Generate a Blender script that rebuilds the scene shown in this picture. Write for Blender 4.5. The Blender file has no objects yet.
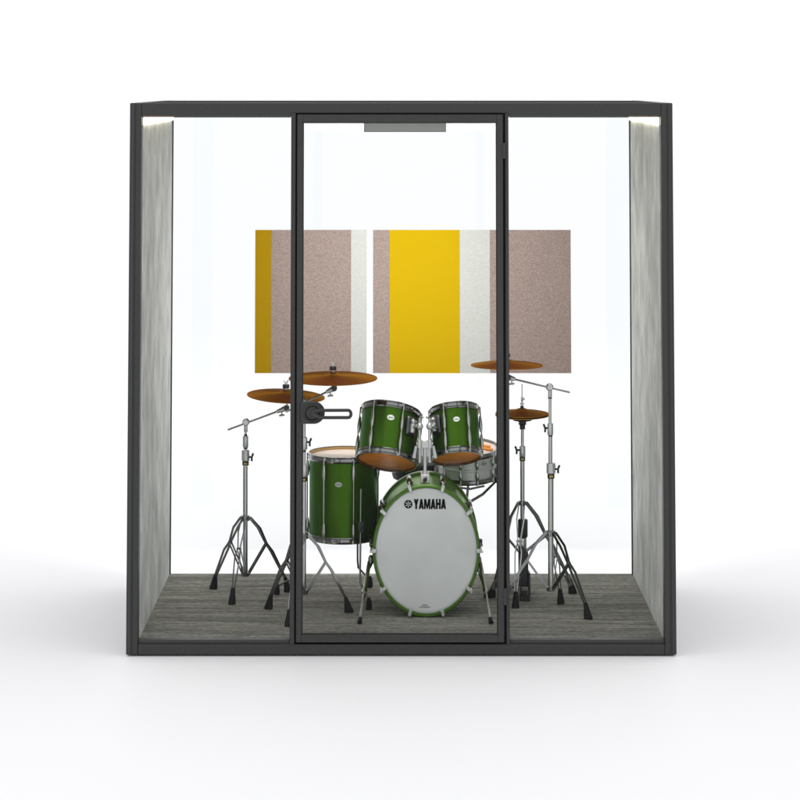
import bpy, math, random
from mathutils import Vector, Matrix
random.seed(7)
sc = bpy.context.scene
col = sc.collection
R = math.radians

# ---------------------------------------------------------------- camera
F, TH, H, PX0, PY0, CD = 2678.9, 0.0747648, 2.29198, 401.25, -119.687, 10.9
cd = bpy.data.cameras.new('camera'); cam = bpy.data.objects.new('camera', cd); col.objects.link(cam)
sc.camera = cam
cd.sensor_width = 36; cd.lens = 36 * F / 800
cd.shift_x = -(PX0 - 400) / 800; cd.shift_y = (PY0 - 400) / 800
cd.clip_start = .1; cd.clip_end = 2000
cam.location = (0, -CD, H); cam.rotation_euler = (math.pi / 2 + TH, 0, 0)

# ---------------------------------------------------------------- light
w = bpy.data.worlds.new('World'); sc.world = w; w.use_nodes = True
w.node_tree.nodes['Background'].inputs[0].default_value = (1, 1, 1, 1)
w.node_tree.nodes['Background'].inputs[1].default_value = 1.13

def area(name, loc, target, size, power, color=(1, 1, 1)):
    l = bpy.data.lights.new(name, 'AREA'); l.shape = 'RECTANGLE'; l.size, l.size_y = size
    l.energy = power; l.color = color
    o = bpy.data.objects.new(name, l); col.objects.link(o); o.location = loc
    o.rotation_euler = (Vector(target) - Vector(loc)).to_track_quat('-Z', 'Y').to_euler()
    return o
area('studio_softbox', (0, 9, 6), (0, 3.0, 0), (8, 4), 45)
wash = area('added_ceiling_wash', (0, .30, 2.085), (0, 1.46, 1.0), (1.1, .12), 10, (1, .99, .97))   # added lamp, unseen under the ceiling, brightens the rear panels without spilling forward
wash.data.spread = R(105)

sc.view_settings.view_transform = 'Standard'; sc.view_settings.look = 'None'
sc.view_settings.exposure = 0; sc.view_settings.gamma = 1
sc.render.engine = 'CYCLES'
sc.cycles.max_bounces = 10; sc.cycles.transparent_max_bounces = 16

# ---------------------------------------------------------------- helpers
ZF = 0.0624      # carpet level inside the booth
def ray(px, py):
    u, v = (px - PX0) / F, (PY0 - py) / F
    return Vector((u, math.cos(TH) - v * math.sin(TH), math.sin(TH) + v * math.cos(TH)))
def at(px, py, Y):                  # world point seen at a place of the photo, at depth Y behind the booth front
    d = ray(px, py); return Vector((0, -CD, H)) + d * ((Y + CD) / d.y)
def fl(px, py, z=ZF):               # world point on the carpet
    d = ray(px, py); return Vector((0, -CD, H)) + d * ((z - H) / d.z)

def frame_of(a):
    a = Vector(a).normalized()
    x = Vector((0, 0, 1)).cross(a)
    if x.length < 1e-4: x = Vector((1, 0, 0))
    x.normalize(); y = a.cross(x)
    return Matrix((x, y, a)).transposed()

class MB:
    def __init__(s): s.v = []; s.f = []
    def box(s, a, b):
        (x0, y0, z0), (x1, y1, z1) = a, b
        i = len(s.v)
        s.v += [Vector(p) for p in ((x0,y0,z0),(x1,y0,z0),(x1,y1,z0),(x0,y1,z0),(x0,y0,z1),(x1,y0,z1),(x1,y1,z1),(x0,y1,z1))]
        s.f += [tuple(i + k for k in q) for q in ((0,3,2,1),(4,5,6,7),(0,1,5,4),(1,2,6,5),(2,3,7,6),(3,0,4,7))]
        return s
    def obox(s, c, M, hs):          # oriented box
        i = len(s.v); c = Vector(c)
        for z in (-1, 1):
            for x, y in ((-1,-1),(1,-1),(1,1),(-1,1)):
                s.v.append(c + M @ Vector((x*hs[0], y*hs[1], z*hs[2])))
        s.f += [tuple(i + k for k in q) for q in ((0,3,2,1),(4,5,6,7),(0,1,5,4),(1,2,6,5),(2,3,7,6),(3,0,4,7))]
        return s
    def rings(s, rings, cap=True, closed=False):
        n = len(rings[0]); i = len(s.v)
        for r in rings: s.v += [Vector(p) for p in r]
        m = len(rings)
        for a in range(m if closed else m - 1):
            for k in range(n):
                b = (a + 1) % m
                s.f.append((i + a*n + k, i + a*n + (k+1) % n, i + b*n + (k+1) % n, i + b*n + k))
        if cap and not closed:
            s.f.append(tuple(i + k for k in range(n))[::-1]); s.f.append(tuple(i + (m-1)*n + k for k in range(n)))
        return s
    def tube(s, pts, r, n=12, sq=1.0):
        pts = [Vector(p) for p in pts]; rs = r if isinstance(r, (list, tuple)) else [r] * len(pts)
        out = []; up = None
        for i, p in enumerate(pts):
            t = (pts[min(i+1, len(pts)-1)] - pts[max(i-1, 0)]).normalized()
            M = frame_of(t)
            if up is None: x = M.col[0].copy()
            else: x = (up - t * up.dot(t)).normalized()
            up = x; y = t.cross(x)
            ring = []
            for k in range(n):
                q = (x * math.cos(2*math.pi*k/n) + y * math.sin(2*math.pi*k/n)) * rs[i]
                q.x *= sq; ring.append(p + q)
            out.append(ring)
        return s.rings(out)
    def strip(s, pts, lat, offs, hn, hl):   # flat bar swept along pts, shifted sideways by offs
        out = []
        for i, p in enumerate(pts):
            t = (pts[min(i+1, len(pts)-1)] - pts[max(i-1, 0)]).normalized()
            n = t.cross(lat).normalized(); c = p + lat * offs[i]
            out.append([c + n*hn*a + lat*hl*b for a, b in ((-1,-1),(1,-1),(1,1),(-1,1))])
        return s.rings(out)
    def lathe(s, prof, T, n=48, closed=False, cap=False):   # prof: (radius, height); T maps local to world
        return s.rings([[T(Vector((r*math.cos(2*math.pi*k/n), r*math.sin(2*math.pi*k/n), z))) for k in range(n)] for r, z in prof], cap=cap, closed=closed)
    def ball(s, c, r, n=12, sc_=(1, 1, 1)):
        c = Vector(c)
        prof = [(max(1e-4, math.sin(math.pi*i/n)) , -math.cos(math.pi*i/n)) for i in range(n+1)]
        return s.lathe(prof, lambda p: c + Vector((p.x*r*sc_[0], p.y*r*sc_[1], p.z*r*sc_[2])), n=2*n, cap=True)
    def build(s, name, mat, parent=None, bevel=0, org=None, smooth=True):
        me = bpy.data.meshes.new(name)
        o0 = org if org is not None else (wl(parent) if parent else Vector((0, 0, 0)))
        me.from_pydata([tuple(p - o0) for p in s.v], [], s.f)
        import bmesh
        bm = bmesh.new(); bm.from_mesh(me); bmesh.ops.recalc_face_normals(bm, faces=bm.faces); bm.to_mesh(me); bm.free()
        if smooth:
            me.polygons.foreach_set('use_smooth', [True] * len(me.polygons)); me.set_sharp_from_angle(angle=R(38))
        me.materials.append(mat)
        o = bpy.data.objects.new(name, me); col.objects.link(o)
        if parent: o.parent = parent
        elif org is not None: o.location = org
        if bevel:
            b = o.modifiers.new('b', 'BEVEL'); b.width = bevel; b.segments = 2; b.limit_method = 'ANGLE'
        return o
def wl(o):
    p = Vector(o.location)
    while o.parent: o = o.parent; p += Vector(o.location)
    return p
def tag(o, label=None, cat=None, group=None, kind=None):
    if label: o['label'] = label
    if cat: o['category'] = cat
    if group: o['group'] = group
    if kind: o['kind'] = kind
    return o
def thing(name, loc, label, cat, group=None):
    o = bpy.data.objects.new(name, None); col.objects.link(o); o.location = loc; o.empty_display_size = .1
    return tag(o, label, cat, group)

# ---------------------------------------------------------------- materials
def mat(name, colr, rough=.5, metal=0., spec=.5, coat=0., emit=None, es=0.):
    m = bpy.data.materials.new(name); m.use_nodes = True
    b = m.node_tree.nodes['Principled BSDF']
    b.inputs['Base Color'].default_value = (*colr, 1); b.inputs['Roughness'].default_value = rough
    b.inputs['Metallic'].default_value = metal; b.inputs['Specular IOR Level'].default_value = spec
    b.inputs['Coat Weight'].default_value = coat; b.inputs['Coat Roughness'].default_value = .06
    if emit: b.inputs['Emission Color'].default_value = (*emit, 1); b.inputs['Emission Strength'].default_value = es
    return m
def nodes(m): return m.node_tree.nodes, m.node_tree.links, m.node_tree.nodes['Principled BSDF']
def noise_mix(m, c1, c2, scale, stretch=(1, 1, 1), detail=6, lo=.3, hi=.7, bump=0., rough=.6, to='Base Color'):
    N, L, b = nodes(m)
    tc = N.new('ShaderNodeTexCoord'); mp = N.new('ShaderNodeMapping'); mp.inputs['Scale'].default_value = stretch
    nz = N.new('ShaderNodeTexNoise'); nz.inputs['Scale'].default_value = scale; nz.inputs['Detail'].default_value = detail
    nz.inputs['Roughness'].default_value = rough
    cr = N.new('ShaderNodeValToRGB'); cr.color_ramp.elements[0].position = lo; cr.color_ramp.elements[1].position = hi
    cr.color_ramp.elements[0].color = (*c1, 1); cr.color_ramp.elements[1].color = (*c2, 1)
    L.new(tc.outputs['Object'], mp.inputs[0]); L.new(mp.outputs[0], nz.inputs[0]); L.new(nz.outputs[0], cr.inputs[0])
    L.new(cr.outputs[0], b.inputs[to])
    if bump:
        bp = N.new('ShaderNodeBump'); bp.inputs['Strength'].default_value = bump; bp.inputs['Distance'].default_value = .002
        L.new(nz.outputs[0], bp.inputs['Height']); L.new(bp.outputs[0], b.inputs['Normal'])
    return cr, nz
def mixmul(m, src, scale, stretch, lo, hi, a, c):     # multiply a second noise into the colour
    N, L, b = nodes(m)
    tc = N.new('ShaderNodeTexCoord'); mp = N.new('ShaderNodeMapping'); mp.inputs['Scale'].default_value = stretch
    nz = N.new('ShaderNodeTexNoise'); nz.inputs['Scale'].default_value = scale; nz.inputs['Detail'].default_value = 5
    cr = N.new('ShaderNodeValToRGB'); cr.color_ramp.elements[0].position = lo; cr.color_ramp.elements[1].position = hi
    cr.color_ramp.elements[0].color = (a, a, a, 1); cr.color_ramp.elements[1].color = (c, c, c, 1)
    mx = N.new('ShaderNodeMix'); mx.data_type = 'RGBA'; mx.blend_type = 'MULTIPLY'; mx.inputs[0].default_value = 1
    L.new(tc.outputs['Object'], mp.inputs[0]); L.new(mp.outputs[0], nz.inputs[0]); L.new(nz.outputs[0], cr.inputs[0])
    L.new(src, mx.inputs[6]); L.new(cr.outputs[0], mx.inputs[7]); L.new(mx.outputs[2], b.inputs['Base Color'])
    return mx.outputs[2]

M = {}
M['ground'] = mat('ground', (.885, .885, .908), .6, spec=.1)
M['frame'] = mat('dark_powder_coat', (.055, .056, .056), .45, spec=.25)
noise_mix(M['frame'], (.035, .036, .035), (.042, .042, .041), 60, detail=3)
M['frame_light'] = mat('ledge_and_trim_highlight', (.045, .047, .046), .45, spec=.25)
M['roof'] = mat('matt_dark_roof', (.035, .036, .036), .9, spec=.02)
M['gunmetal'] = mat('gunmetal', (.10, .10, .105), .3, 1)
M['green_hoop'] = mat('green_hoop_lacquer', (.055, .135, .010), .33, .3, spec=.3)
M['green_bass'] = mat('green_bass_lacquer', (.105, .235, .018), .30, .35, spec=.3)
nodes(M['green_bass'])[2].inputs['Specular Tint'].default_value = (.5, .8, .2, 1)
M['gasket'] = mat('black_gasket', (.006, .006, .006), .6)
M['white_wall'] = mat('white_wall', (.90, .91, .91), .6, spec=.2)
M['ceiling'] = mat('ceiling', (.8, .8, .8), .7)
M['felt'] = mat('grey_felt', (.4, .42, .4), .95, spec=.1)
cr, _ = noise_mix(M['felt'], (.40, .412, .400), (.70, .715, .695), 20, (1, 1, .36), 10, .28, .74, .4, .75)
mixmul(M['felt'], cr.outputs[0], 6, (1, 1, .8), .3, .7, .70, 1.12)
M['carpet'] = mat('carpet', (.1, .1, .09), .95, spec=.1)
cr, _ = noise_mix(M['carpet'], (.044, .044, .038), (.42, .415, .365), 10, (.30, 15, 1), 10, .40, .64, .8, .85)
o1 = mixmul(M['carpet'], cr.outputs[0], 150, (.35, 1.6, 1), .32, .68, .45, 1.5)
mixmul(M['carpet'], o1, 2.2, (.8, 5, 1), .3, .7, .72, 1.2)
M['light'] = mat('led', (.9, .9, .9), .5, emit=(1, .90, .68), es=5)
M['lamp'] = mat('lamp_panel', (.9, .9, .9), .5, emit=(1, .985, .96), es=1.2)
M['vent'] = mat('vent_grey', (.11, .12, .115), .5)
M['vent_edge'] = mat('vent_edge', (.03, .032, .032), .5)
def feltm(n, c, d=.82, s=300):
    m = mat(n, c, .95, spec=.0)
    cr, _ = noise_mix(m, tuple(x*d for x in c), tuple(min(1, x*(2.05 - d)) for x in c), s, (.45, 1, 1.5), 4, .36, .64, .15, .7)
    return m
M['taupe'] = feltm('taupe_felt', (.262, .205, .184), .72)
M['yellow'] = feltm('yellow_felt', (.44, .288, .001), .95)
M['mustard'] = feltm('mustard_felt', (.31, .185, .001), .95)
M['offwhite'] = feltm('off_white_felt', (.43, .44, .42), .90)
M['chrome'] = mat('chrome', (.44, .45, .44), .14, 1)
M['chrome_dark'] = mat('smoked_chrome', (.23, .235, .23), .16, 1)
M['lug'] = mat('lug_chrome', (.38, .39, .38), .2, 1)
M['satin'] = mat('satin_silver', (.50, .515, .50), .35, .7)
M['rubber'] = mat('black_rubber', (.008, .008, .008), .7, spec=.2)
M['black'] = mat('black_plastic', (.012, .012, .013), .35)
M['gold'] = mat('gold_print', (.42, .30, .03), .4)
M['green'] = mat('green_lacquer', (.041, .106, .006), .30, .65)
nodes(M['green'])[2].inputs['Specular Tint'].default_value = (.26, .5, .08, 1)
M['head'] = mat('grey_drum_head', (.42, .44, .435), .55, spec=.3)
noise_mix(M['head'], (.52, .54, .535), (.59, .61, .605), 5, detail=4)
M['white_head'] = mat('coated_head', (.72, .62, .55), .5)
M['amber_head'] = mat('amber_head', (.3, .1, .02), .4, spec=.15)
noise_mix(M['amber_head'], (.62, .18, .022), (.95, .34, .05), 9, (1, 5, 1), 4)
M['bearing'] = mat('maple_edge', (.42, .25, .08), .5)
M['steel'] = mat('snare_steel', (.50, .52, .50), .42, .35)
M['badge'] = mat('badge_white', (.75, .76, .74), .4)
M['badge_dull'] = mat('badge_silver', (.38, .40, .37), .35, .5)
M['badge_ink'] = mat('badge_ink', (.12, .12, .12), .5)
M['ink'] = mat('black_print', (.003, .003, .003), .7, spec=.05)
M['stick'] = mat('orange_wood', (.85, .28, .02), .4)
M['green_plate'] = mat('snare_strainer', (.07, .10, .03), .4)
M['cushion'] = mat('black_vinyl', (.006, .006, .007), .5, spec=.15)
M['bronze'] = mat('amber_bronze', (.40, .17, .02), .30, .95)
N, L, b = nodes(M['bronze'])
b.inputs['Specular Tint'].default_value = (.40, .22, .05, 1); b.inputs['Anisotropic'].default_value = .8; b.inputs['Roughness'].default_value = .38
tg = N.new('ShaderNodeTangent'); tg.direction_type = 'RADIAL'; tg.axis = 'Z'; L.new(tg.outputs[0], b.inputs['Tangent'])
tc = N.new('ShaderNodeTexCoord'); mp = N.new('ShaderNodeMapping'); mp.inputs['Scale'].default_value = (1.25, 1, 0)
wv = N.new('ShaderNodeTexWave'); wv.wave_type = 'RINGS'; wv.rings_direction = 'SPHERICAL'; wv.inputs['Scale'].default_value = 75
wv.inputs['Distortion'].default_value = .3
cr = N.new('ShaderNodeValToRGB'); cr.color_ramp.elements[0].color = (.11, .046, .003, 1); cr.color_ramp.elements[1].color = (.36, .175, .012, 1)
bp = N.new('ShaderNodeBump'); bp.inputs['Strength'].default_value = .25; bp.inputs['Distance'].default_value = .001
L.new(tc.outputs['Object'], mp.inputs[0]); L.new(mp.outputs[0], wv.inputs[0]); L.new(wv.outputs['Fac'], cr.inputs[0])
L.new(cr.outputs[0], b.inputs['Base Color']); L.new(wv.outputs['Fac'], bp.inputs['Height']); L.new(bp.outputs[0], b.inputs['Normal'])
# clear glass: mostly see-through with a faint mirror
g = bpy.data.materials.new('clear_glass'); g.use_nodes = True; N, L = g.node_tree.nodes, g.node_tree.links
N.remove(N['Principled BSDF']); tr = N.new('ShaderNodeBsdfTransparent'); tr.inputs[0].default_value = (.994, .998, .9975, 1)
gl = N.new('ShaderNodeBsdfGlossy'); gl.inputs['Roughness'].default_value = .0
mx = N.new('ShaderNodeMixShader'); mx.inputs[0].default_value = .005
L.new(tr.outputs[0], mx.inputs[1]); L.new(gl.outputs[0], mx.inputs[2]); L.new(mx.outputs[0], N['Material Output'].inputs[0])
M['glass'] = g
g = bpy.data.materials.new('pale_reflection'); g.use_nodes = True; N, L = g.node_tree.nodes, g.node_tree.links
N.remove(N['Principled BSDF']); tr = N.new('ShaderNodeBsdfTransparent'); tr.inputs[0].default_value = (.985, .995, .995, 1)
L.new(tr.outputs[0], N['Material Output'].inputs[0]); M['reflection_tint'] = g

# ---------------------------------------------------------------- ground
gm = MB(); gm.v = [Vector(p) for p in ((-300,-300,0),(300,-300,0),(300,300,0),(-300,300,0))]; gm.f = [(0,1,2,3)]
tag(gm.build('studio_floor', M['ground']), 'seamless white studio floor under the booth', 'floor', kind='structure')

# ---------------------------------------------------------------- booth
W2, HT, D = 1.1, 2.203, 1.5
booth = thing('music_booth', (0, 0, 0), 'dark grey framed soundproof booth with glass front and lit white interior around the drum kit', 'booth')
def zat(py, Y=0): return at(400, py, Y).z
def xat(px, py=640, Y=0): return at(px, py, Y).x
z_sill = zat(644.3); z_head = zat(116.6)
wi = 1.0505
FD = .07         # frame depth
m = MB()
m.box((-W2, 0, 0.006), (-wi - .002, FD, HT)).box((wi + .002, 0, 0.006), (W2, FD, HT))
m.box((-wi - .002, 0.0, 0.006), (wi + .002, FD, z_sill))
m.build('front_frame', M['frame'], booth, bevel=.004)
xn0, xn1 = xat(289.6) - .0002, xat(510) + .0002; z_door = zat(112.9)
out = [(-wi - .0018, z_head), (xn0, z_head), (xn0, z_door), (xn1, z_door), (xn1, z_head), (wi + .0018, z_head), (wi + .0018, HT - .0002), (-wi - .0018, HT - .0002)]
m = MB(); m.rings([[(x, y, z) for x, z in out] for y in (.0005, FD - .0005)]); m.build('header', M['frame'], booth, bevel=.002)
# outer rounded corner profiles on the posts
for s in (-1, 1):
    m = MB(); x = s * (W2 - .012)
    m.box((x - .006, -.004, .010), (x + .006, -.0005, HT - .004)); m.build('post_trim', M['frame_light' if s < 0 else 'frame'], booth, bevel=.0015)  # left trim gets a paler coat: highlight on its edge put into the colour
    m = MB(); m.box((s*(W2 - .024) - .001, -.0012, .01), (s*(W2 - .024) + .001, -.0004, HT - .01)); m.build('post_groove', M['gasket'], booth)
# inner ledge and dark lines round the openings
zl = zat(643.4); zt = zat(640.0)
xl0, xl1 = xat(289.6), xat(294.2); xr0, xr1 = xat(506.6), xat(510)
for a, b_ in ((-wi, xl0 - .001), (xr1 + .001, wi)):
    m = MB(); m.box((a, .008, z_sill), (b_, .05, z_sill + .0165)); m.build('glass_channel', M['frame_light'], booth, bevel=.001)
    m = MB(); m.box((a, .004, z_sill + .0003), (b_, .0078, z_sill + .004)); m.build('gasket', M['gasket'], booth)
    m = MB(); m.box((a, .004, z_head - .004), (b_, .0078, z_head - .0003)); m.build('gasket', M['gasket'], booth)
    m = MB(); m.box((a + .001, .022, z_sill + .012), (b_ - .001, .028, z_head + .003)); m.build('side_glass', M['glass'], booth)
# mullions either side of the door
for a, b_ in ((xl0, xl1), (xr0, xr1)):
    m = MB(); m.box((a, -.002, z_sill), (b_, .055, z_door - .0003)); m.build('mullion', M['frame'], booth, bevel=.0015)
# door
dx0, dx1 = xat(295.9), xat(504.2); gx0, gx1 = xat(301.6), xat(498.0)
dz0, dz1 = zat(642.3), zat(114.5); gz0, gz1 = zat(634.6), zat(122.4)
m = MB(); m.box((xl1 + .0005, .03, z_sill + .001), (dx0 + .004, .05, z_door - .001)); m.box((dx1 - .004, .03, z_sill + .001), (xr0 - .0005, .05, z_door - .001))
m.box((dx0, .0302, z_sill + .001), (dx1, .0498, dz0 + .004)); m.box((dx0, .0302, dz1 - .004), (dx1, .0498, z_door - .0003)); m.build('door_seal', M['gasket'], booth)
m = MB(); m.box((dx0, -.006, dz0), (gx0, .04, dz1)).box((gx1, -.006, dz0), (dx1, .04, dz1))
m.box((gx0, -.006, dz0), (gx1, .04, gz0)).box((gx0, -.006, gz1), (gx1, .04, dz1))
door = m.build('door', M['frame'], booth, bevel=.002)
m = MB(); e = .0035
m.box((gx0, .0, gz0), (gx0 + e, .02, gz1)).box((gx1 - e, 0, gz0), (gx1, .02, gz1)).box((gx0 + e, 0, gz0), (gx1 - e, .02, gz0 + e)).box((gx0 + e, 0, gz1 - e), (gx1 - e, .02, gz1))
m.build('door_gasket', M['gasket'], door)
m = MB(); m.box((gx0 + .001, .008, gz0 + .001), (gx1 - .001, .014, gz1 - .001)); m.build('door_glass', M['glass'], door)
for y0, y1 in ((143, 158.5), (588, 604.5)):
    m = MB(); x = (dx1 + xr0) / 2
    m.tube([(x, -.003, zat(y1)), (x, -.003, zat(y0))], .0085, 16); m.box((x - .009, 0.0, zat(y1) + .006), (x + .009, .012, zat(y0) - .006)); m.build('hinge', M['frame'], door)
# handle: D shaped plate, round boss and looped lever
c = at(312.5, 413, -.03); k = 1 / 243.5
m = MB(); pts = [Vector((gx0 - .002, 0, c.z - 10.8*k)), ]
out = [(gx0 - .0045, c.z - 10.8*k)] + [(c.x + 1.2*k + 10.8*k*math.sin(a), c.z - 10.8*k*math.cos(a)) for a in [math.pi*i/18 for i in range(19)]] + [(gx0 - .0045, c.z + 10.8*k)]
m.rings([[(x, -.008, z) for x, z in out], [(x, -.024, z) for x, z in out]]); m.build('handle_plate', M['frame'], door, bevel=.002)
m = MB(); T = lambda p: Vector((c.x + p.x, -.024 - p.z, c.z + p.y))
m.lathe([(.0355, 0), (.0355, .006), (.033, .009), (.030, .010), (.0275, .004), (.0255, .004), (.0245, .016), (.021, .019), (.0005, .0195)], T, 40); m.build('handle_boss', M['black'], door)
m = MB(); zc = c.z - .0005
lx1 = c.x + 38*k
loop = []
for i in range(13):
    a = -math.pi/2 + math.pi*i/12; loop.append(Vector((lx1 - .013 + .013*math.cos(a)*.9, -.052, zc + .0005 - .001 + .0145*math.sin(a))))
path = [Vector((c.x - .004, -.040, zc - .004)), Vector((c.x + .012, -.050, zc - .010)), Vector((c.x + .03, -.052, zc - .0150))] + loop + [Vector((c.x + .03, -.052, zc + .0135)), Vector((c.x + .012, -.048, zc + .010)), Vector((c.x, -.04, zc + .004))]
m.tube(path, .0066, 10); m.tube([(c.x, -.04, zc), (c.x + .028, -.05, zc - .012)], [.012, .006], 12)
m.build('handle_lever', M['frame'], door)
# side walls, back wall, roof, floor
zc0 = z_head + .012
for s in (-1, 1):
    m = MB(); m.box((s*W2, FD + .0005, .006), (s*(wi + .012), D, HT - .0005)); m.build('outer_panel', M['frame'], booth)
    m = MB(); m.box((s*wi, .052, ZF - .006), (s*(wi + .0115), D - .041, zc0)); m.build('side_wall', M['felt'], booth)
    m = MB(); m.box((s*(wi - .0003), D - .060, ZF), (s*(wi - .006), D - .0515, zc0)); m.build('corner_trim', M['frame'], booth)
    m = MB()                                      # light strip along the top of the side wall
    zz = zat(125.5) + .002
    m.box((s*(wi - .001), .06, zz), (s*(wi - .010), D - .105, z_head + .008)); m.build('light_strip', M['light'], booth, smooth=False)
m = MB(); m.box((-wi - .011, D - .040, ZF - .006), (wi + .011, D - .032, zc0 - .002)); bw = m.build('rear_glass', M['glass'], booth)
m = MB(); m.box((-wi - .0119, D - .046, zc0 - .014), (wi + .0119, D - .0065, zc0)); m.build('rear_rail', M['frame'], booth)
for p0, p1 in ((193, 213), (313.5, 321.5), (475.5, 483.5), (606, 628)):      # faint reflections in the rear glass, put in as pale tinted strips
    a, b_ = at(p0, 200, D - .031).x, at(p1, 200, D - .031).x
    m = MB(); m.box((a, D - .0315, ZF + .30), (b_, D - .0300, zc0 - .016)); m.build('reflection_strip', M['reflection_tint'], bw)
m = MB(); m.box((-wi - .0118, FD + .001, zc0 + .001), (wi + .0118, D - .006, HT - .001)); m.build('roof', M['roof'], booth)
m = MB(); m.box((-wi + .018, .075, zc0 - .006), (wi - .018, D - .055, zc0)); m.build('ceiling', M['ceiling'], booth)
m = MB(); m.box((-.42, .36, zc0 - .018), (.42, 1.30, zc0 - .0062)); m.build('ceiling_light', M['lamp'], booth, smooth=False)
m = MB(); m.box((-wi - .0118, FD + .001, .008), (wi + .0118, D - .006, ZF - .0065)); m.build('floor_base', M['frame'], booth)
m = MB(); m.box((-wi, .0505, ZF - .006), (wi, D - .0415, ZF)); m.build('carpet', M['carpet'], booth)
v0, v1 = at(364, 132, D - .09), at(446, 132, D - .09); vt = at(400, 114, D - .09)
m = MB(); m.box((v0.x, D - .09, v0.z), (v1.x, D - .0502, vt.z)); vent = m.build('air_vent', M['vent_edge'], booth)
m = MB(); m.box((v0.x + .004, D - .0915, v0.z + .004), (v1.x - .004, D - .0902, vt.z - .004)); m.build('vent_cover', M['vent'], vent)

# ---------------------------------------------------------------- acoustic panels on the back wall
YB = D - .041
def panel(x0, x1, stripes, label):
    a = at(x0, 373.2, YB - .022); b_ = at(x1, 230, YB - .022)
    root = thing('acoustic_panel', ((a.x + b_.x)/2, YB, a.z), label, 'acoustic panel', 'striped felt panels on the back wall')
    m = MB(); m.box((a.x + .002, YB - .012, a.z + .002), (b_.x - .002, YB - .0004, b_.z - .002)); m.build('backing_board', M['offwhite'], root)
    for s0, s1, mt, lb in stripes:
        m = MB(); p, q = at(s0, 300, YB - .022).x, at(s1, 300, YB - .022).x
        m.box((p + .0002, YB - .022, a.z), (q - .0002, YB - .0122, b_.z)); o = m.build('felt_stripe', M[mt], root); o['label'] = lb
panel(255, 366.6, [(255, 271, 'mustard', 'narrow dark mustard stripe'), (271, 351, 'taupe', 'wide taupe stripe'), (351, 366.6, 'offwhite', 'narrow off-white stripe')],
      'felt panel with dark mustard left edge, wide taupe field and narrow off-white right edge')
panel(373, 571, [(373, 389.5, 'taupe', 'narrow taupe stripe'), (389.5, 459.7, 'yellow', 'wide bright yellow stripe'), (459.7, 490, 'offwhite', 'off-white stripe'), (490, 571, 'taupe', 'wide taupe stripe')],
      'wider felt panel with bright yellow band beside off-white and taupe bands')

# ---------------------------------------------------------------- drums
K = .8         # the kit is narrow across its width
def T_of(C, axis, k=K):
    F_ = frame_of(axis); x = Vector((1, 0, 0)); a = Vector(axis).normalized()
    x = (x - a * x.dot(a)).normalized(); y = a.cross(x)     # local x to the right, local -y faces the camera
    Mx = Matrix((x, y, a)).transposed()
    def T(p):
        q = Mx @ p; q.x *= k; return C + q
    return T
def hoop(T, r, z0, z1, t=.006):
    m = MB()
    m.lathe([(r, z0), (r + t, z0), (r + t*1.3, z0 + (z1 - z0)*.12), (r + t*.55, z0 + (z1 - z0)*.3), (r + t*.55, z0 + (z1-z0)*.75), (r + t*1.4, z0 + (z1-z0)*.88), (r + t*1.1, z1), (r, z1)], T, 64, closed=True)
    return m
def tube_lug(T, r, ang, zlo, zhi, L_):       # rod from hoop to hoop, with slim tapered casings at mid shell
    cs, sn = math.sin(ang), -math.cos(ang)
    P = lambda rr, z: T(Vector((rr*cs, rr*sn, z)))
    m = MB(); m.tube([P(r + .012, zlo - .004), P(r + .012, zhi + .006)], .0030, 8)
    for z0, z1 in L_:
        n = 5; pts = [P(r + .010, z0 + (z1 - z0)*i/n) for i in range(n + 1)]
        m.tube(pts, [.0050, .0072, .0082, .0080, .0066, .0048], 10)
    for z in (zlo, zhi):
        m.tube([P(r + .004, z - .006), P(r + .004, z + .006)], .0065, 6)
    return m
def ovalbadge(root, T, r, ang, z, rx, rz, plate, name='badge'):
    cs, sn = math.sin(ang), -math.cos(ang); u = Vector((math.cos(ang), math.sin(ang), 0))
    m = MB(); out = []
    for d in (.0005, .004):
        out.append([T(Vector((cs*(r + d), sn*(r + d), z)) + u*(rx*math.cos(2*math.pi*k/24)) + Vector((0, 0, rz*math.sin(2*math.pi*k/24)))) for k in range(24)])
    m.rings(out); o = m.build(name, plate, root)
    m = MB(); out = []
    for dx in (-.45, .0, .45):
        ring = []
        for d in (.0043, .0050):
            ring.append([T(Vector((cs*(r + d), sn*(r + d), z)) + u*(rx*dx + a*rx*.20) + Vector((0, 0, b_*rz*.24))) for a, b_ in ((-1,-1),(1,-1),(.6,1),(-.6,1))])
        m.rings(ring)
    m.build('badge_print', M['badge_ink'], o)
    return o
def make_drum(root, C, axis, r, L_, lugs, topmat, botmat, shell, hoopmat='chrome_dark', casings=None, k=K, hh=.027):
    T = T_of(C, axis, k); h = L_/2
    m = MB(); m.lathe([(r, -h), (r, h), (r - .008, h), (r - .008, -h)], T, 64, closed=True); m.build('shell', shell, root)
    hoop(T, r + .001, h - .004, h + hh - .004).build('hoop', M[hoopmat], root)
    hoop(T, r + .001, -h - hh + .010, -h + .010).build('hoop', M[hoopmat], root)
    m = MB(); m.lathe([(r + .0005, h + .006), (r*.94, h + .009), (r*.93, h + .0075), (.0005, h + .0075)], T, 64); m.build('drum_head', topmat, root)['label'] = 'batter head facing up'
    m = MB(); m.lathe([(r + .0005, -h - .006), (r*.95, -h - .007), (.0005, -h - .007)], T, 64); m.build('drum_head', botmat, root)['label'] = 'resonant head on the underside'
    for a in lugs:
        tube_lug(T, r, R(a), -h - hh*.35, h + hh*.5, casings or [(-h*.86, -h*.12), (h*.02, h*.76)]).build('lug', M['lug'], root)
    return T

sx = 1 / 238.0      # metres per pixel in the middle of the kit
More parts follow.
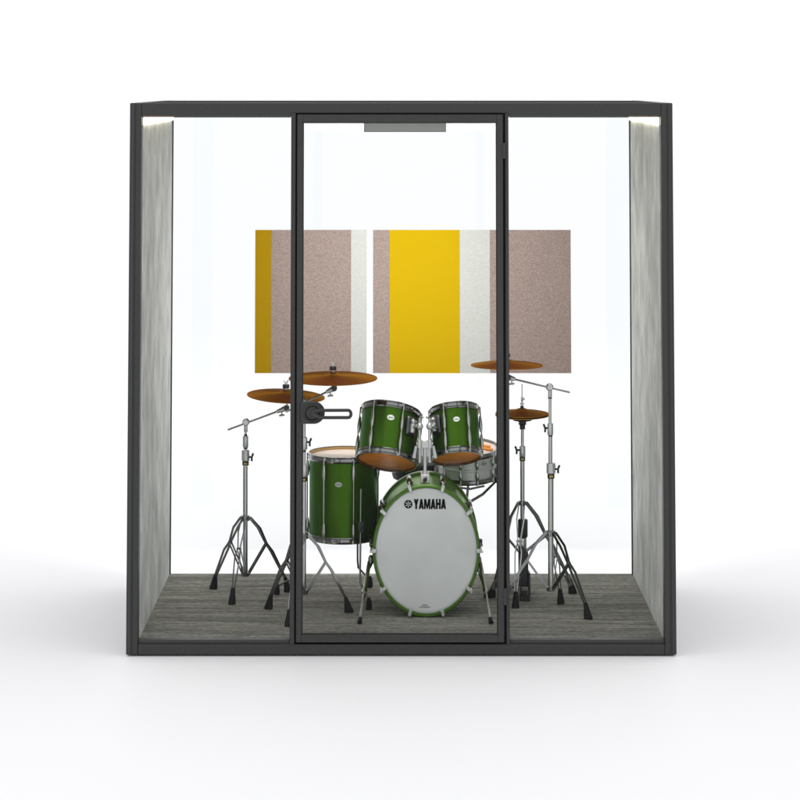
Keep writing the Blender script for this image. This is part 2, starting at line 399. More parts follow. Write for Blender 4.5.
# rack toms
def axis_px(x_img, y_depth, z): return Vector((x_img, y_depth, z)).normalized()
Y1 = .66
c1 = at(388.9, 437.0, Y1); a1 = axis_px(.115, .37, .94)
tom1 = thing('rack_tom', c1 - a1*.12, 'larger green rack tom on the left of the bass drum, its amber underside showing', 'drum', 'green rack toms')
T1 = make_drum(tom1, c1, a1, .154, .188, [-93, -33, 24, 82, 147, 207], M['white_head'], M['amber_head'], M['green'])
ovalbadge(tom1, T1, .154, R(2), .045, .019, .0115, M['badge'])
c2 = at(455.6, 434.5, Y1); a2 = axis_px(-.065, .36, .96)
tom2 = thing('rack_tom', c2 - a2*.12, 'smaller green rack tom on the right of the bass drum, above the snare drum', 'drum', 'green rack toms')
T2 = make_drum(tom2, c2, a2, .126, .178, [-84, -26, 30, 88, 148, 208], M['white_head'], M['amber_head'], M['green'])
ovalbadge(tom2, T2, .126, R(2), .035, .017, .0105, M['badge'])
# floor tom
cf = at(343.8, 495, .87); af = Vector((0, .0, 1))
ftom = thing('floor_tom', (cf.x, cf.y, ZF), 'tall green floor tom standing on three rods left of the bass drum', 'drum')
TF = make_drum(ftom, cf, af, .186, .325, [-88, -31, 17, 70, 118, 163, 208, 245], M['white_head'], M['amber_head'], M['green'], casings=[(-.158, -.095), (.085, .150)])
m = MB(); m.lathe([(.178, .172), (.188, .172), (.188, .181), (.178, .181)], TF, 64, closed=True); m.build('bearing_edge', M['bearing'], ftom)
ovalbadge(ftom, TF, .186, R(-7), .072, .019, .0105, M['badge_dull'])
h_ = lambda px, py, Y: at(px, py, Y)
def leg_rod(top, bend, foot, ry=.0045):
    m = MB(); ft = fl(*foot); f0 = ft + Vector((0, 0, .035))
    p1 = Vector(top); p2 = Vector(bend)
    pts = [p1, p1.lerp(p2, .9), p2.lerp(f0, .06) , p2.lerp(f0, .25), f0]
    m.tube(pts, ry, 10); o = m.build('leg', M['chrome_dark'], ftom)
    m = MB(); m.tube([ft + Vector((0,0,.0)), ft + Vector((0,0,.012)), ft + Vector((0,0,.036)), ft + Vector((0,0,.05))], [.0145, .0175, .014, .007], 14, .8); m.build('rubber_foot', M['rubber'], o)
leg_rod(at(361, 489, .665), at(360.0, 582, .64), (368.8, 609.5))
leg_rod(at(357.5, 500, 1.06), at(357.6, 567, 1.08), (369.8, 587.5))
leg_rod(at(300, 500, .9), at(299, 575, .92), (276.8, 594.5))
for px, py, Y in ((361, 527, .655),):
    p = at(px, py, Y); m = MB(); m.obox(p, Matrix.Identity(3), (.012, .012, .022)); m.tube([p + Vector((-.006, -.02, -.012)), p + Vector((.012, -.024, .02))], .006, 8)
    m.build('leg_bracket', M['black'], ftom, bevel=.003)
p = at(372, 455.5, .75); m = MB(); m.obox(p, Matrix.Identity(3), (.018, .012, .006)); m.build('hoop_clamp', M['black'], ftom, bevel=.002)

# bass drum
cb = at(426.3, 550.4, .47); rb = 66.0 / 239.3; kb = 54.2 / 66.0
ab = Vector((0, -1, 0))
bass = thing('bass_drum', (cb.x, .65, ZF), 'large green bass drum with grey front head and black lettering', 'drum')
rb = cb.z - ZF
def TB_(p): return Vector((cb.x + p.x*kb, cb.y + p.y, cb.z + p.z))          # local: x right, y back, z up
Tb = lambda p: TB_(Vector((p.x, -p.z, p.y)))                                  # lathe: height = towards camera
m = MB(); m.lathe([(rb - .012, -.02), (rb - .012, -.36), (rb - .022, -.36), (rb - .022, -.02)], Tb, 96, closed=True); m.build('shell', M['green_bass'], bass)
for z0, z1 in ((-.030, .012), (-.39, -.35)):
    m = MB(); m.lathe([(rb - .016, z0), (rb - .003, z0), (rb, z0 + .004), (rb, z1 - .006), (rb - .006, z1), (rb - .014, z1), (rb - .016, z1 - .004)], Tb, 96, closed=True); m.build('hoop', M['green_hoop'], bass)
m = MB(); m.lathe([(rb - .0155, .004), (rb - .02, .007), (rb - .03, .0072), (.0005, .0072)], Tb, 96); hd = m.build('drum_head', M['head'], bass); hd['label'] = 'grey front head with black lettering'
m = MB(); m.lathe([(rb - .0155, -.382), (.0005, -.384)], Tb, 96); m.build('drum_head', M['white_head'], bass)['label'] = 'rear batter head'
for i in range(10):
    a = R(18 + 36*i); e = Vector((math.sin(a), 0, math.cos(a))); t_ = Vector((math.cos(a), 0, -math.sin(a)))
    m = MB()
    def q(rr, tt, y): return TB_(e*rr + t_*tt + Vector((0, y, 0)))
    m.rings([[q(rb - .020, -.007, y), q(rb - .020, .007, y), q(rb + .002, .009, y), q(rb + .002, -.009, y)] for y in (-.019, -.013)])
    m.rings([[q(rb + .001, -.0085, y), q(rb + .001, .0085, y), q(rb + .005, .007, y), q(rb + .005, -.007, y)] for y in (-.0185, .03)])
    cl = m.build('claw_hook', M['satin'], bass, bevel=.002)
    m = MB(); m.tube([q(rb + .008, 0, -.03), q(rb + .008, 0, .12)], .0035, 8); m.tube([q(rb + .008, 0, -.036), q(rb + .008, 0, -.026)], .006, 6); m.build('tension_rod', M['chrome'], cl)
    m = MB(); m.tube([q(rb - .004, 0, .12), q(rb + .004, 0, .128), q(rb + .006, 0, .18), q(rb + .004, 0, .235), q(rb - .004, 0, .243)], [.009, .012, .010, .012, .009], 10); m.build('lug', M['chrome_dark'], bass)
# spurs
for s, (tx, ty), (bx_, by_) in ((-1, (369.3, 562), (359.6, 624.5)), (1, (480.2, 562), (491, 624.5))):
    top = at(tx, ty, .62); ft = fl(bx_, by_) + Vector((0, 0, .008))
    mid = top.lerp(ft, .5)
    m = MB(); m.tube([top, mid], .0085, 12); m.tube([mid - (ft - top)*.04, mid + (ft - top)*.02], .0108, 12); m.tube([mid, ft + (top - ft)*.06], .0058, 12)
    sp = m.build('spur', M['chrome'], bass)
    m = MB(); m.tube([ft + (top - ft)*.07, ft], [.0085, .0105], 12); m.build('rubber_tip', M['rubber'], sp)
    b0 = top + Vector((-s*.008, .01, .008))
    m = MB(); m.ball(b0, .020, 8, (.7, 1.1, 1)); m.tube([b0 + Vector((0, -.01, -.005)), b0 + Vector((s*.012, -.02, -.035))], [.012, .008], 10)
    m.build('spur_bracket', M['chrome_dark'], bass)
    p = at(371.5 if s < 0 else 480, 541, .56); m = MB(); m.tube([p + Vector((0, 0, -.008)), p + Vector((0, 0, .008))], .010, 8); m.build('lug_cap', M['black'], bass)
# lettering
LET = {
 'Y': (.66, [[(.0,1),(.27,1),(.46,.50),(.20,.40)], [(.66,1),(.39,1),(.20,.50),(.46,.40)], [(.20,.0),(.46,.0),(.46,.47),(.20,.47)]]),
 'A': (.70, [[(.0,0),(.25,0),(.47,1),(.22,1)], [(.70,0),(.45,0),(.23,1),(.48,1)], [(.16,.15),(.54,.15),(.50,.34),(.20,.34)]]),
 'M': (.88, [[(.0,0),(.235,0),(.235,1),(.0,1)], [(.88,0),(.645,0),(.645,1),(.88,1)], [(.05,1),(.30,1),(.53,.04),(.35,.04)], [(.83,1),(.58,1),(.35,.04),(.53,.04)]]),
 'H': (.68, [[(.0,0),(.255,0),(.255,1),(.0,1)], [(.68,0),(.425,0),(.425,1),(.68,1)], [(.25,.40),(.44,.40),(.44,.62),(.25,.62)]]),
}
def write(txt, x0, x1, z0, z1, y):
    tot = sum(LET[c_][0] + .025 for c_ in txt) - .025; kx = (x1 - x0)/tot; kz = z1 - z0
    m = MB(); x = x0; d = 0
    for c_ in txt:
        wd, qs = LET[c_]
        for q_ in qs:
            d = (d + 1) % 7
            yy = y - .0004 - d*.00012
            m.rings([[(x + a*kx, y - .0001, z0 + b_*kz) for a, b_ in q_], [(x + a*kx, yy, z0 + b_*kz) for a, b_ in q_]])
        x += (wd + .025)*kx
    return m
yh = cb.y - .0075
p0, p1 = at(413.8, 509, yh), at(446.0, 499, yh)
write('YAMAHA', p0.x, p1.x, p0.z, p1.z, yh).build('lettering', M['ink'], hd, smooth=False)
pc = at(408.3, 504.2, yh); rl = 4.15/239.3
m = MB(); m.lathe([(rl, 0), (rl, .0006), (.0003, .0006)], lambda p: Vector((pc.x + p.x, yh - p.z, pc.z + p.y)), 40); em = m.build('emblem', M['ink'], hd, smooth=False)
m = MB()
for i in range(6):
    a = R(60*i); e = Vector((math.sin(a), 0, math.cos(a))); t_ = Vector((math.cos(a), 0, -math.sin(a)))
    for lo, hi, wd in ((.10, .40, .05), (.42, .72, .12)):
        m.rings([[pc + (e*rr + t_*tt)*rl + Vector((0, -y, 0)) for rr, tt in ((lo, -wd), (hi, -wd), (hi, wd), (lo, wd))] for y in (.0007, .0009 + (lo > .3)*.0001)])
m.build('emblem_forks', M['head'], hd, smooth=False)
# tiny print at the foot of the head
m = MB(); rnd = random.Random(3)
for row, (xa, xb, yy) in enumerate(((421.8, 427.6, 605.0), (419.4, 430.0, 607.0))):
    x = xa
    while x < xb:
        wd = rnd.uniform(.5, 1.1); a, b_ = at(x, yy + .55, yh), at(min(x + wd, xb), yy - .45, yh)
        m.box((a.x, yh - .0008, a.z), (b_.x, yh - .0002, b_.z)); x += wd + .35
m.build('small_print', M['badge_ink'], hd, smooth=False)

# tom holder on the bass drum
ht = thing('tom_holder', at(425, 485, .60), 'silver twin tube tom holder rising from the top of the bass drum', 'drum hardware')
Yt = .525
def PT(px, py, Y=Yt): return at(px, py, Y)
m = MB(); a, b_ = PT(420.6, 486, .50), PT(429.8, 474.5, .50); m.box((a.x, .50, a.z), (b_.x, .60, b_.z)); pl = m.build('base_plate', M['satin'], ht, bevel=.004)
m = MB(); p = PT(425, 480, .495); m.tube([p + Vector((0, .006, 0)), p + Vector((0, -.006, 0))], .009, 10); m.tube([p + Vector((-.007, -.01, -.012)), p + Vector((.008, -.01, .012))], .003, 6); m.build('key_bolt', M['black'], pl)
m = MB(); m.tube([PT(425, 476), PT(425, 446)], .0075, 14); m.tube([PT(425, 475.5), PT(425, 471)], .0115, 14); m.build('centre_post', M['satin'], ht)
m = MB(); m.tube([PT(416.5, 444), PT(433, 444)], .0085, 12); m.obox(PT(425, 444.5), Matrix.Identity(3), (.014, .014, .013))
for px in (419.7, 429.7): m.tube([PT(px, 448), PT(px, 440.5)], .0125, 14)
m.build('cross_bracket', M['satin'], ht, bevel=.001)
for px, s in ((419.7, -1), (429.7, 1)):
    m = MB(); m.tube([PT(px, 462.5), PT(px, 424)], .0062, 12); tb = m.build('vertical_tube', M['satin'], ht)
    m = MB(); p = PT(px, 426.3); m.ball(p, .0165, 8, (.9, 1, .95)); m.tube([p + Vector((0, 0, .008)), p + Vector((0, 0, .034))], [.006, .005], 8); m.build('ball_clamp', M['satin'], ht)
    m = MB(); e = PT(px + s*7.5, 429, .545); m.tube([p, p + Vector((s*.015, -.004, .004)), e], .0065, 10); m.build('tom_arm', M['chrome'], ht)
    m = MB(); m.tube([p + Vector((0, 0, .034)), p + Vector((-s*.016, 0, .038))], [.005, .003], 6); m.tube([p + Vector((s*.010, -.012, .02)), p + Vector((s*.024, -.018, .032))], [.006, .003], 6); m.build('wing_bolt', M['chrome_dark'], ht)
    m = MB(); m.tube([PT(px + s*3.8 - s*.2, 446, .515), PT(px + s*5.8, 458, .515)], [.006, .0085], 8); m.build('key_lever', M['satin'], ht)
for px in (422.3, 427.9):
    m = MB(); m.tube([PT(px, 456), PT(px, 446)], .0045, 10); m.build('short_tube', M['satin'], ht)
# tom brackets sit on the toms themselves
for root, T, r, ang, z in ((tom1, T1, .154, 44, .030), (tom2, T2, .126, -50, .028)):
    a = R(ang); cs, sn = math.sin(a), -math.cos(a); u = Vector((math.cos(a), math.sin(a), 0)); n_ = Vector((cs, sn, 0))
    m = MB(); out = []
    prof = [(-.9, -1), (.9, -1), (1, -.8), (1, .7), (.7, 1), (-.7, 1), (-1, .7), (-1, -.8)]
    for d, q in ((.002, 1), (.012, .95), (.02, .7)):
        out.append([T(n_*(r + d) + u*(.032*q*x) + Vector((0, 0, z + .043*q*y))) for x, y in prof])
    m.rings(out); br = m.build('tom_bracket', M['gunmetal'], root, bevel=.002)
    m = MB(); m.tube([T(n_*(r + .024) + Vector((0, 0, z - .03))), T(n_*(r + .027) + Vector((0, 0, z + .006)))], [.010, .013], 10)
    m.ball(T(n_*(r + .028) + Vector((0, 0, z + .018))), .012, 6); m.build('bracket_eye', M['satin'], br)

# throne behind the bass drum
ct = at(418.5, 469.5, 1.2)
th = thing('drum_throne', (ct.x, 1.2, ZF), 'round black padded drum stool behind the bass drum', 'stool')
m = MB(); m.lathe([(.001, .045), (.12, .043), (.142, .034), (.148, .018), (.148, -.02), (.142, -.035), (.12, -.043), (.001, -.043)], lambda p: ct + Vector((p.x*.80, p.y, p.z)), 48); m.build('seat', M['cushion'], th)
m = MB(); m.tube([ct + Vector((0, 0, -.043)), (ct.x, 1.2, ZF + .10)], .013, 12); m.build('pole', M['chrome'], th)
for i in range(3):
    a = R(90 + 120*i); f = Vector((ct.x + .13*math.cos(a), 1.2 + .15*math.sin(a), ZF)); m = MB()
    m.tube([(ct.x, 1.2, ZF + .26), f + Vector((0, 0, .01))], .006, 8); o = m.build('leg', M['chrome'], th)
    m = MB(); m.tube([f + Vector((0, 0, .03)), f], [.01, .014], 10); m.build('rubber_foot', M['rubber'], o)

# ---------------------------------------------------------------- stands
def stand_leg(root, hub, base, foot, w_=.010, mt='chrome_dark', brace=True, out0=.020):
    foot = Vector(foot); d = Vector((foot.x - hub.x, foot.y - hub.y, 0)); dl = d.length; dn = d / dl
    lat = Vector((-dn.y, dn.x, 0))
    top = foot + Vector((0, 0, .062)) - dn*.012
    P = [hub + dn*.006, hub + dn*out0 + Vector((0, 0, .002)), None, None, top]
    s0 = P[1]
    P[2] = s0.lerp(top, .18) + dn*.014; P[3] = s0.lerp(top, .43) + dn*.006
    k2 = s0.lerp(top, .56) + dn*.010
    pts = [P[0], P[1], P[2], P[3], k2, top]
    m = MB()
    for s in (-1, 1):
        m.strip(pts, lat, [s*w_*q for q in (1.0, 1.0, 1.3, .45, 1.15, .45)], .0052, .0019)
    m.tube([P[3] - lat*w_, P[3] + lat*w_], .0042, 8)
    m.tube([top - lat*w_*.8, top + lat*w_*.8], .0040, 8)
    lg = m.build('leg', M[mt], root)
    if brace:
        m = MB(); b0 = base + dn*.014
        for s in (-1, 1): m.strip([P[3], P[3].lerp(b0, .5), b0], lat, [s*w_*.7]*3, .0040, .0015)
        m.build('brace', M[mt], lg)
    m = MB(); ang = math.atan2(dn.y, dn.x); fr = Matrix(((dn.x, lat.x, 0), (dn.y, lat.y, 0), (0, 0, 1)))
    rg = []
    for z, hx, hy, off in ((.0, .021, .016, .004), (.010, .020, .016, .003), (.045, .011, .011, -.006), (.066, .0075, .009, -.012)):
        rg.append([foot + fr @ Vector((off + hx*math.cos(2*math.pi*k/14), hy*math.sin(2*math.pi*k/14), z)) for k in range(14)])
    m.rings(rg); m.build('rubber_foot', M['rubber'], lg)
def wing(root, p, s, mt='black', tilt=.5):
    m = MB(); q = p + Vector((s*.012, -.006, 0)); m.tube([p, q + Vector((s*.004, 0, 0))], .0045, 8)
    for d in (-1, 1):
        e = q + Vector((s*(.004 + d*.006*tilt), 0, d*.017)); m.tube([q, q.lerp(e, .5), e], [.004, .0062, .005], 8, .8)
    return m.build('wing_nut', M[mt], root)
def collar(root, a, b_, r, mt='satin', name='clamp'):
    a, b_ = Vector(a), Vector(b_); d = b_ - a
    m = MB(); m.tube([a, a + d*.06, a + d*.94, b_], [r*.85, r, r, r*.85], 16); return m.build(name, M[mt], root)
def band(root, px, y0, y1, Y, r):
    a, b_ = at(px, y1, Y), at(px, y0, Y); o = collar(root, a, b_, r, 'black', 'memory_lock')
    m = MB(); c_ = (a + b_)/2; h2 = (b_.z - a.z)*.20
    m.box((c_.x - r*.5, c_.y - r - .0015, c_.z - h2), (c_.x + r*.5, c_.y - r*.6, c_.z + h2)); m.build('gold_print', M['gold'], o)
def pole(root, px, y0, y1, Y, r, mt='chrome', name='tube'):
    m = MB(); m.tube([at(px, y1, Y), at(px, y0, Y)], r, 16); return m.build(name, M[mt], root)
def cymbal(C, axis, r, label, grp, k=K, bell=.020, flip=1, name='cymbal', zs=.8):
    # each cymbal is one thin spun disc
    T0 = T_of(Vector((0, 0, 0)), axis, k); t = .0012
    up = [(.008, bell), (.022, bell - .001), (.034, bell - .008), (.042, bell - .0125), (r*.5, bell - .0165), (r*.8, bell - .023), (r, bell - .030)]
    prof = [(a, flip*(z*zs + t)) for a, z in up] + [(a, flip*(z*zs - t)) for a, z in reversed(up)]
    m = MB(); m.lathe(prof, T0, 72, closed=True)
    o = m.build(name, M['bronze']); o.location = C
    return tag(o, label, 'cymbal', grp)
GS = 'chrome boom cymbal stands'

def boom_stand(label, px, Y, hub_py, base_py, feet, tube_top, mt='chrome', legmt='chrome_dark', ball=None, arm=None, tilt=None, nut=None, r0=.0105):
    hub = at(px, hub_py, Y); base = at(px, base_py, Y)
    root = thing('cymbal_stand', (hub.x, hub.y, ZF), label, 'cymbal stand', GS)
    m = MB(); m.tube([base, at(px, tube_top, Y)], r0, 18); m.build('lower_tube', M[mt], root)
    collar(root, hub + Vector((0, 0, -.012)), hub + Vector((0, 0, .012)), .019, legmt, 'leg_collar')
    collar(root, base + Vector((0, 0, -.010)), base + Vector((0, 0, .008)), .018, legmt, 'leg_collar')
    for f in feet: stand_leg(root, hub, base, fl(*f), mt=legmt)
    return root
def boom(root, Y, ball, e0, e1, armr=.0042):
    b = at(*ball, Y); m = MB(); m.ball(b, .0165, 8, (1, 1, 1)); m.tube([b + Vector((0, -.022, 0)), b + Vector((0, .022, 0))], .011, 12)
    m.build('boom_joint', M['satin'], root)
    m = MB(); o = Vector((0, -.013, 0)); m.tube([at(*e0, Y) + o, at(*e1, Y) + o], armr, 12); m.build('boom_arm', M['chrome_dark'], root)
def tilter(root, Y, a, b_, cym, foot_y, s=1):
    A, B = at(*a, Y), at(*b_, Y); o = Vector((0, -.013, 0))
    m = MB(); m.tube([A + o, B + o], [.0075, .0135], 12); tl = m.build('tilter', M['satin'], root)
    m = MB(); m.tube([B + Vector((0, -.034, 0)), B + Vector((0, .010, 0))], .0115, 12); m.build('tilter_pivot', M['black'], tl)
    g0 = (A + B)/2 + Vector((0, -.013, -.02)); m = MB()
    m.tube([(A + B)/2 + o, g0], .0035, 8); m.tube([g0 + Vector((-.012, 0, -.006)), g0 + Vector((0, 0, -.002)), g0 + Vector((.012, 0, -.003))], [.0035, .0055, .0035], 8); m.build('wing_nut', M['satin'], tl)
    C = Vector(cym)
    m = MB(); m.tube([B + o*.5, C + Vector((0, 0, .045))], .0032, 10); m.build('cymbal_rod', M['satin'], root)
    m = MB(); m.tube([C + Vector((0, 0, .026)), C + Vector((0, 0, .042))], .0150, 16); m.tube([C + Vector((0, 0, -.004)), C + Vector((0, 0, .012))], .0135, 16)
    m.build('felt_washer', M['black'], root)
    m = MB(); m.tube([C + Vector((0, 0, .042)), C + Vector((0, 0, .050))], .006, 10)
    for d in (-1, 1): m.tube([C + Vector((0, 0, .047)), C + Vector((d*.010, 0, .060))], [.004, .003], 6)
    m.build('top_wing_nut', M['satin'], root)

# stand at the far left
Y = .93; px = 245.4
s1 = boom_stand('boom cymbal stand at the far left, outside the door pane, holding the lowest left cymbal', px, Y, 518, 574, [(214, 589), (232.3, 604), (287.5, 592)], 466)
band(s1, 245.6, 461, 465.5, Y, .0145)
collar(s1, at(245.6, 461, Y), at(245.6, 450, Y), .0175); wing(s1, at(249, 457, Y), 1)
collar(s1, at(245.6, 449, Y), at(245.6, 447, Y), .009, 'black', 'bushing')
collar(s1, at(245.6, 447.5, Y), at(245.6, 436, Y), .0125); collar(s1, at(245.6, 436, Y), at(245.6, 434, Y), .007, 'black', 'bushing')
collar(s1, at(245.8, 432, Y), at(245.8, 424, Y), .0085, 'satin', 'neck'); pole(s1, 245.7, 425, 450, Y, .005, name='upper_tube')
boom(s1, Y, (246, 422), (228, 429.4), (280, 410.2))
C1 = at(286, 394.2, Y)
tilter(s1, Y, (277, 411.5), (287, 407.5), C1, 0)
cymbal(C1 + Vector((0, 0, .0)), axis_px(.045, -.03, 1), 40.5*sx/K, 'amber crash cymbal lowest on the left, on the leftmost stand', 'amber cymbals')

# stand behind the door handle
Y = .52; px = 303.6
s2 = boom_stand('boom cymbal stand behind the door handle and in front of the floor tom', px, Y, 536, 592, [(269.2, 609), (288.6, 626), (348.2, 612.5)], 480)
band(s2, px, 477, 481.5, Y, .0145); collar(s2, at(px, 476.8, Y), at(px, 464, Y), .0165)
pole(s2, px, 404, 466, Y, .0092, 'satin', 'upper_tube'); collar(s2, at(px, 452, Y), at(px, 450, Y), .0105, 'black', 'bushing')
collar(s2, at(px, 449.5, Y), at(px, 437, Y), .0160); wing(s2, at(306.8, 442, Y), 1)
boom(s2, Y, (304.8, 402.5), (286, 411.5), (327, 391.5))
C2 = at(333, 376.4, Y)
tilter(s2, Y, (326.5, 391.8), (334.5, 387.8), C2, 0)
cymbal(C2, axis_px(-.0, -.02, 1), 45.2*sx/K*.985, 'large amber cymbal above the door handle, overlapping the taupe panel edge', 'amber cymbals')

# right boom stand
Y = .57; px = 550.8
s3 = boom_stand('boom cymbal stand at the far right, its arm reaching left behind the door edge', px, Y, 533, 588.5, [(503, 612), (560.6, 604), (587.6, 619)], 478, r0=.0118)
band(s3, 551, 473.5, 478.5, Y, .0150); collar(s3, at(551, 473.5, Y), at(551, 463, Y), .0190); wing(s3, at(555, 469, Y), 1)
pole(s3, 550.4, 434, 465, Y, .0085, name='middle_tube'); collar(s3, at(550.4, 436.5, Y), at(550.4, 435, Y), .0092, 'black', 'bushing')
collar(s3, at(550.3, 435, Y), at(550.3, 423.3, Y), .0125); wing(s3, at(548, 428, Y), -1)
pole(s3, 550, 392, 424, Y, .0066, 'satin', 'upper_tube'); collar(s3, at(550, 397.5, Y), at(550, 390, Y), .0085, 'satin', 'neck'); collar(s3, at(550, 398.6, Y), at(550, 397.3, Y), .0088, 'black', 'bushing')
boom(s3, Y, (549.6, 387), (569.6, 392), (513, 378.6), .0040)
C3 = at(506.8, 363.4, Y)
tilter(s3, Y, (515, 379), (508.0, 377.0), C3, 0, -1)
cymbal(C3, axis_px(-.0, .01, 1), 36.4*sx/K, 'amber cymbal highest on the right, in front of the off-white and taupe stripes', 'amber cymbals')

# hi-hat
Y = .86; px = 522.4
hh = thing('hi_hat_stand', (at(px, 500, Y).x, Y, ZF), 'chrome hi-hat stand with foot pedal between the door edge and the right boom stand', 'hi-hat stand')
hub = at(px, 503, Y); base = at(px, 552, Y)
pole(hh, px, 461, 550, Y, .0098, name='lower_tube')
band(hh, px, 456.5, 461, Y, .0125); collar(hh, at(px, 456.5, Y), at(px, 446, Y), .0135); wing(hh, at(519.5, 450, Y), -1)
pole(hh, px, 426, 447, Y, .0068, name='middle_tube')
m = MB(); T = lambda p: at(px, 424, Y) + p
m.lathe([(.001, .020), (.044, .020), (.040, .015), (.030, .013), (.018, .014), (.016, .004), (.018, .0), (.012, -.006), (.012, -.022), (.001, -.022)], T, 24); m.build('cymbal_seat', M['black'], hh)
pole(hh, 522.0, 384, 428, Y, .0026, 'satin', 'pull_rod')
collar(hh, at(522.0, 409.5, Y), at(522.0, 405.8, Y), .0078, 'black', 'felt_washer'); collar(hh, at(522.0, 404.8, Y), at(522.0, 402.6, Y), .008, 'satin', 'clutch')
collar(hh, at(522, 401.5, Y), at(522, 396.5, Y), .0052, 'satin', 'clutch'); collar(hh, at(524, 400, Y), at(524, 398, Y), .0035, 'satin', 'clutch_screw')
collar(hh, hub + Vector((0, 0, -.01)), hub + Vector((0, 0, .01)), .016, 'chrome_dark', 'leg_collar')
collar(hh, at(522.8, 537.5, Y), at(522.8, 519, Y), .0215, 'black', 'spring_housing'); collar(hh, at(522.8, 552, Y), at(522.8, 537.5, Y), .0165, 'chrome', 'lower_collar')
stand_leg(hh, hub, base, fl(515.6, 607.5), w_=.012, out0=.016)
for f, s in (((492, 597.5), -1), ((572, 593.5), 1)):
    stand_leg(hh, hub, base, fl(*f), w_=.007, out0=.018)
    p = fl(*f) + Vector((-s*.018, -.012, .060)); m = MB(); fr = Matrix.Rotation(s*R(-25), 3, 'Y'); m.obox(p, fr, (.010, .004, .028)); pl = m.build('slotted_plate', M['chrome'], hh, bevel=.002)
    m = MB(); m.obox(p + Vector((0, -.0045, 0)), fr, (.0035, .0012, .012)); m.build('slot', M['black'], pl)
b0 = at(523.5, 560, Y)
m = MB(); m.box((b0.x - .022, Y - .02, ZF + .055), (b0.x + .020, Y + .03, at(523, 551, Y).z)); m.build('pedal_frame', M['black'], hh, bevel=.006)
m = MB(); m.box((b0.x - .018, Y - .05, ZF + .004), (b0.x - .010, Y + .02, ZF + .1)); m.box((b0.x + .018, Y - .05, ZF + .004), (b0.x + .027, Y + .02, ZF + .12)); m.box((b0.x - .018, Y - .055, ZF + .001), (b0.x + .027, Y + .10, ZF + .018))
m.build('pedal_base', M['black'], hh, bevel=.003)
m = MB(); m.rings([[(b0.x - .03, Y + .02, ZF + .10), (b0.x + .03, Y + .02, ZF + .10), (b0.x + .03, Y + .02, ZF + .108), (b0.x - .03, Y + .02, ZF + .108)], [(b0.x - .034, Y + .27, ZF + .02), (b0.x + .034, Y + .27, ZF + .02), (b0.x + .034, Y + .27, ZF + .028), (b0.x - .034, Y + .27, ZF + .028)]])
m.build('footboard', M['chrome_dark'], hh, bevel=.002)
m = MB(); m.tube([fl(516, 592) + Vector((-.01, 0, .02)), fl(500, 588) + Vector((0, 0, .02)), fl(494, 592) + Vector((0, 0, .02))], .006, 8); m.build('spreader', M['black'], hh)
cymbal(at(522, 411.2, Y), Vector((0, 0, 1)), 27*sx/K*1.02, 'upper amber hi-hat cymbal of the pair on the thin rod', 'amber hi-hat pair', bell=.016, zs=.7)
cymbal(at(522, 417.6, Y) , Vector((0, 0, 1)), 27*sx/K*1.02, 'lower amber hi-hat cymbal of the pair, resting on the black seat', 'amber hi-hat pair', bell=.016, zs=.7, flip=-1)

# snare drum, stand and sticks
cs_ = at(467.5, 462.0, .98); as_ = axis_px(-.02, -.10, 1)
sn = thing('snare_drum', cs_ - as_*.07, 'shallow steel snare drum under the smaller rack tom', 'drum')
TS = make_drum(sn, cs_, as_, .166, .100, [-80, -48, -14, 16, 50, 75, 110, 150, 200, 240], M['white_head'], M['white_head'], M['steel'], 'chrome_dark', casings=[(-.040, -.008), (.008, .040)], hh=.022)
m = MB(); m.lathe([(.1665, -.006), (.1695, -.003), (.1695, .003), (.1665, .006)], TS, 64, closed=True); m.build('shell_bead', M['steel'], sn)
ovalbadge(sn, TS, .166, R(31), .026, .017, .010, M['badge_dull'])
for z in (.026, -.024):
    a = R(62); n_ = Vector((math.sin(a), -math.cos(a), 0)); m = MB(); m.tube([TS(n_*.176 + Vector((0, 0, z - .015))), TS(n_*.178 + Vector((0, 0, z))), TS(n_*.174 + Vector((0, 0, z + .015)))], [.010, .009, .005], 10); m.build('strainer', M['green_plate'], sn)
ss = thing('snare_stand', (cs_.x, .98, ZF), 'black and chrome snare stand gripping the steel drum from below', 'snare stand')
hubS = at(466.5, 504, .98)
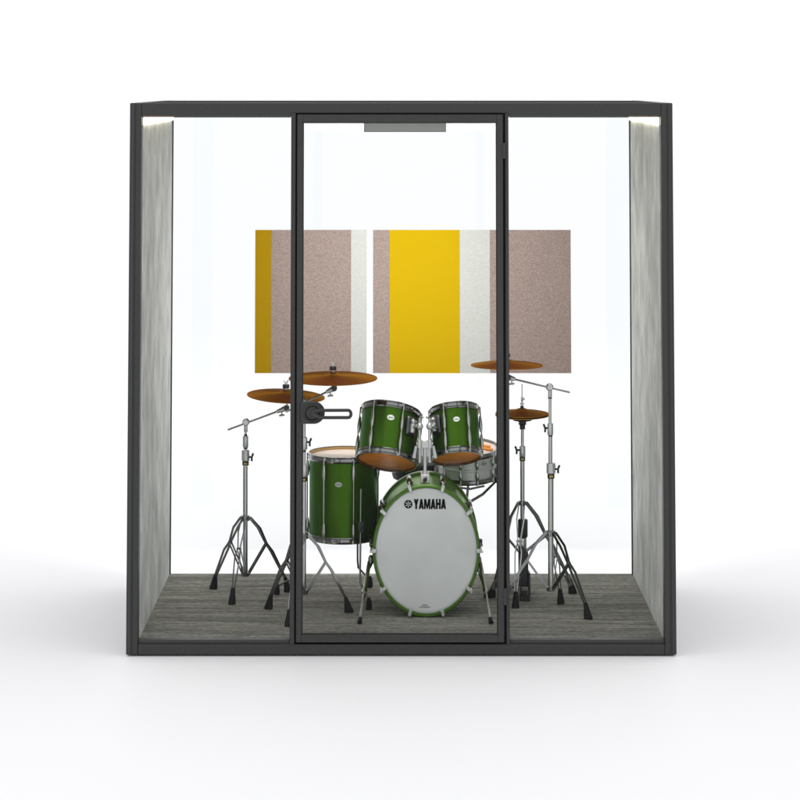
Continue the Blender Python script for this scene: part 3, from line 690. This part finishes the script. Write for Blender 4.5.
m = MB(); m.tube([hubS, (hubS.x, .98, ZF + .12)], .010, 12); m.build('pole', M['chrome_dark'], ss)
m = MB(); m.ball(hubS, .017, 8); m.build('basket_joint', M['black'], ss)
for a in (60, 175, -60):
    e = TS(Vector((.174*math.sin(R(a)), -.174*math.cos(R(a)), -.066))); m = MB()
    mid = hubS.lerp(e, .55) + Vector((0, 0, -.012))
    m.tube([hubS, mid, e, e + Vector((0, 0, .03))], [.0065, .006, .005, .005], 10); bk = m.build('basket_arm', M['chrome_dark'], ss)
    m = MB(); m.tube([e + Vector((0, 0, -.006)), e + Vector((0, 0, .016))], .0085, 10); m.build('rubber_grip', M['rubber'], bk)
m = MB(); m.tube([at(441, 478, .9), at(455, 487, .86), at(470, 489, .88), at(484, 486, .92)], .005, 8); m.tube([hubS, at(460, 489, .87)], .005, 8); m.build('basket_frame', M['chrome_dark'], ss)
m = MB(); m.ball(at(451, 480, .90), .012, 8); m.build('basket_knob', M['black'], ss)
for i in range(3):
    a = R(90 + 120*i); f = Vector((hubS.x - .02 + .12*math.cos(a), .98 + .17*math.sin(a), ZF)); m = MB()
    m.tube([(hubS.x, .98, ZF + .24), f + Vector((0, 0, .02))], .006, 8); o = m.build('leg', M['chrome_dark'], ss)
    m = MB(); m.tube([f + Vector((0, 0, .035)), f], [.009, .014], 10); m.build('rubber_foot', M['rubber'], o)
zt_ = .050 + .0075 + .007
def stick(p, q, lb):
    a, b_ = TS(Vector((p[0], p[1], zt_))), TS(Vector((q[0], q[1], zt_)))
    d = b_ - a; m = MB()
    m.tube([a, a + d*.01, a + d*.75, a + d*.94, a + d*.955, a + d*.985, b_], [.0045, .0062, .0062, .0035, .0045, .0045, .001], 12)
    o = m.build('drumstick', M['stick'], None, org=a); tag(o, lb, 'drumstick', 'orange drumsticks lying on the snare drum')
stick((.135, -.06), (-.10, .12), 'orange drumstick on the snare head, the lower of two, nearer the front rim')
stick((.125, .0), (-.07, .145), 'orange drumstick on the snare head, the upper of two, farther from the front rim')
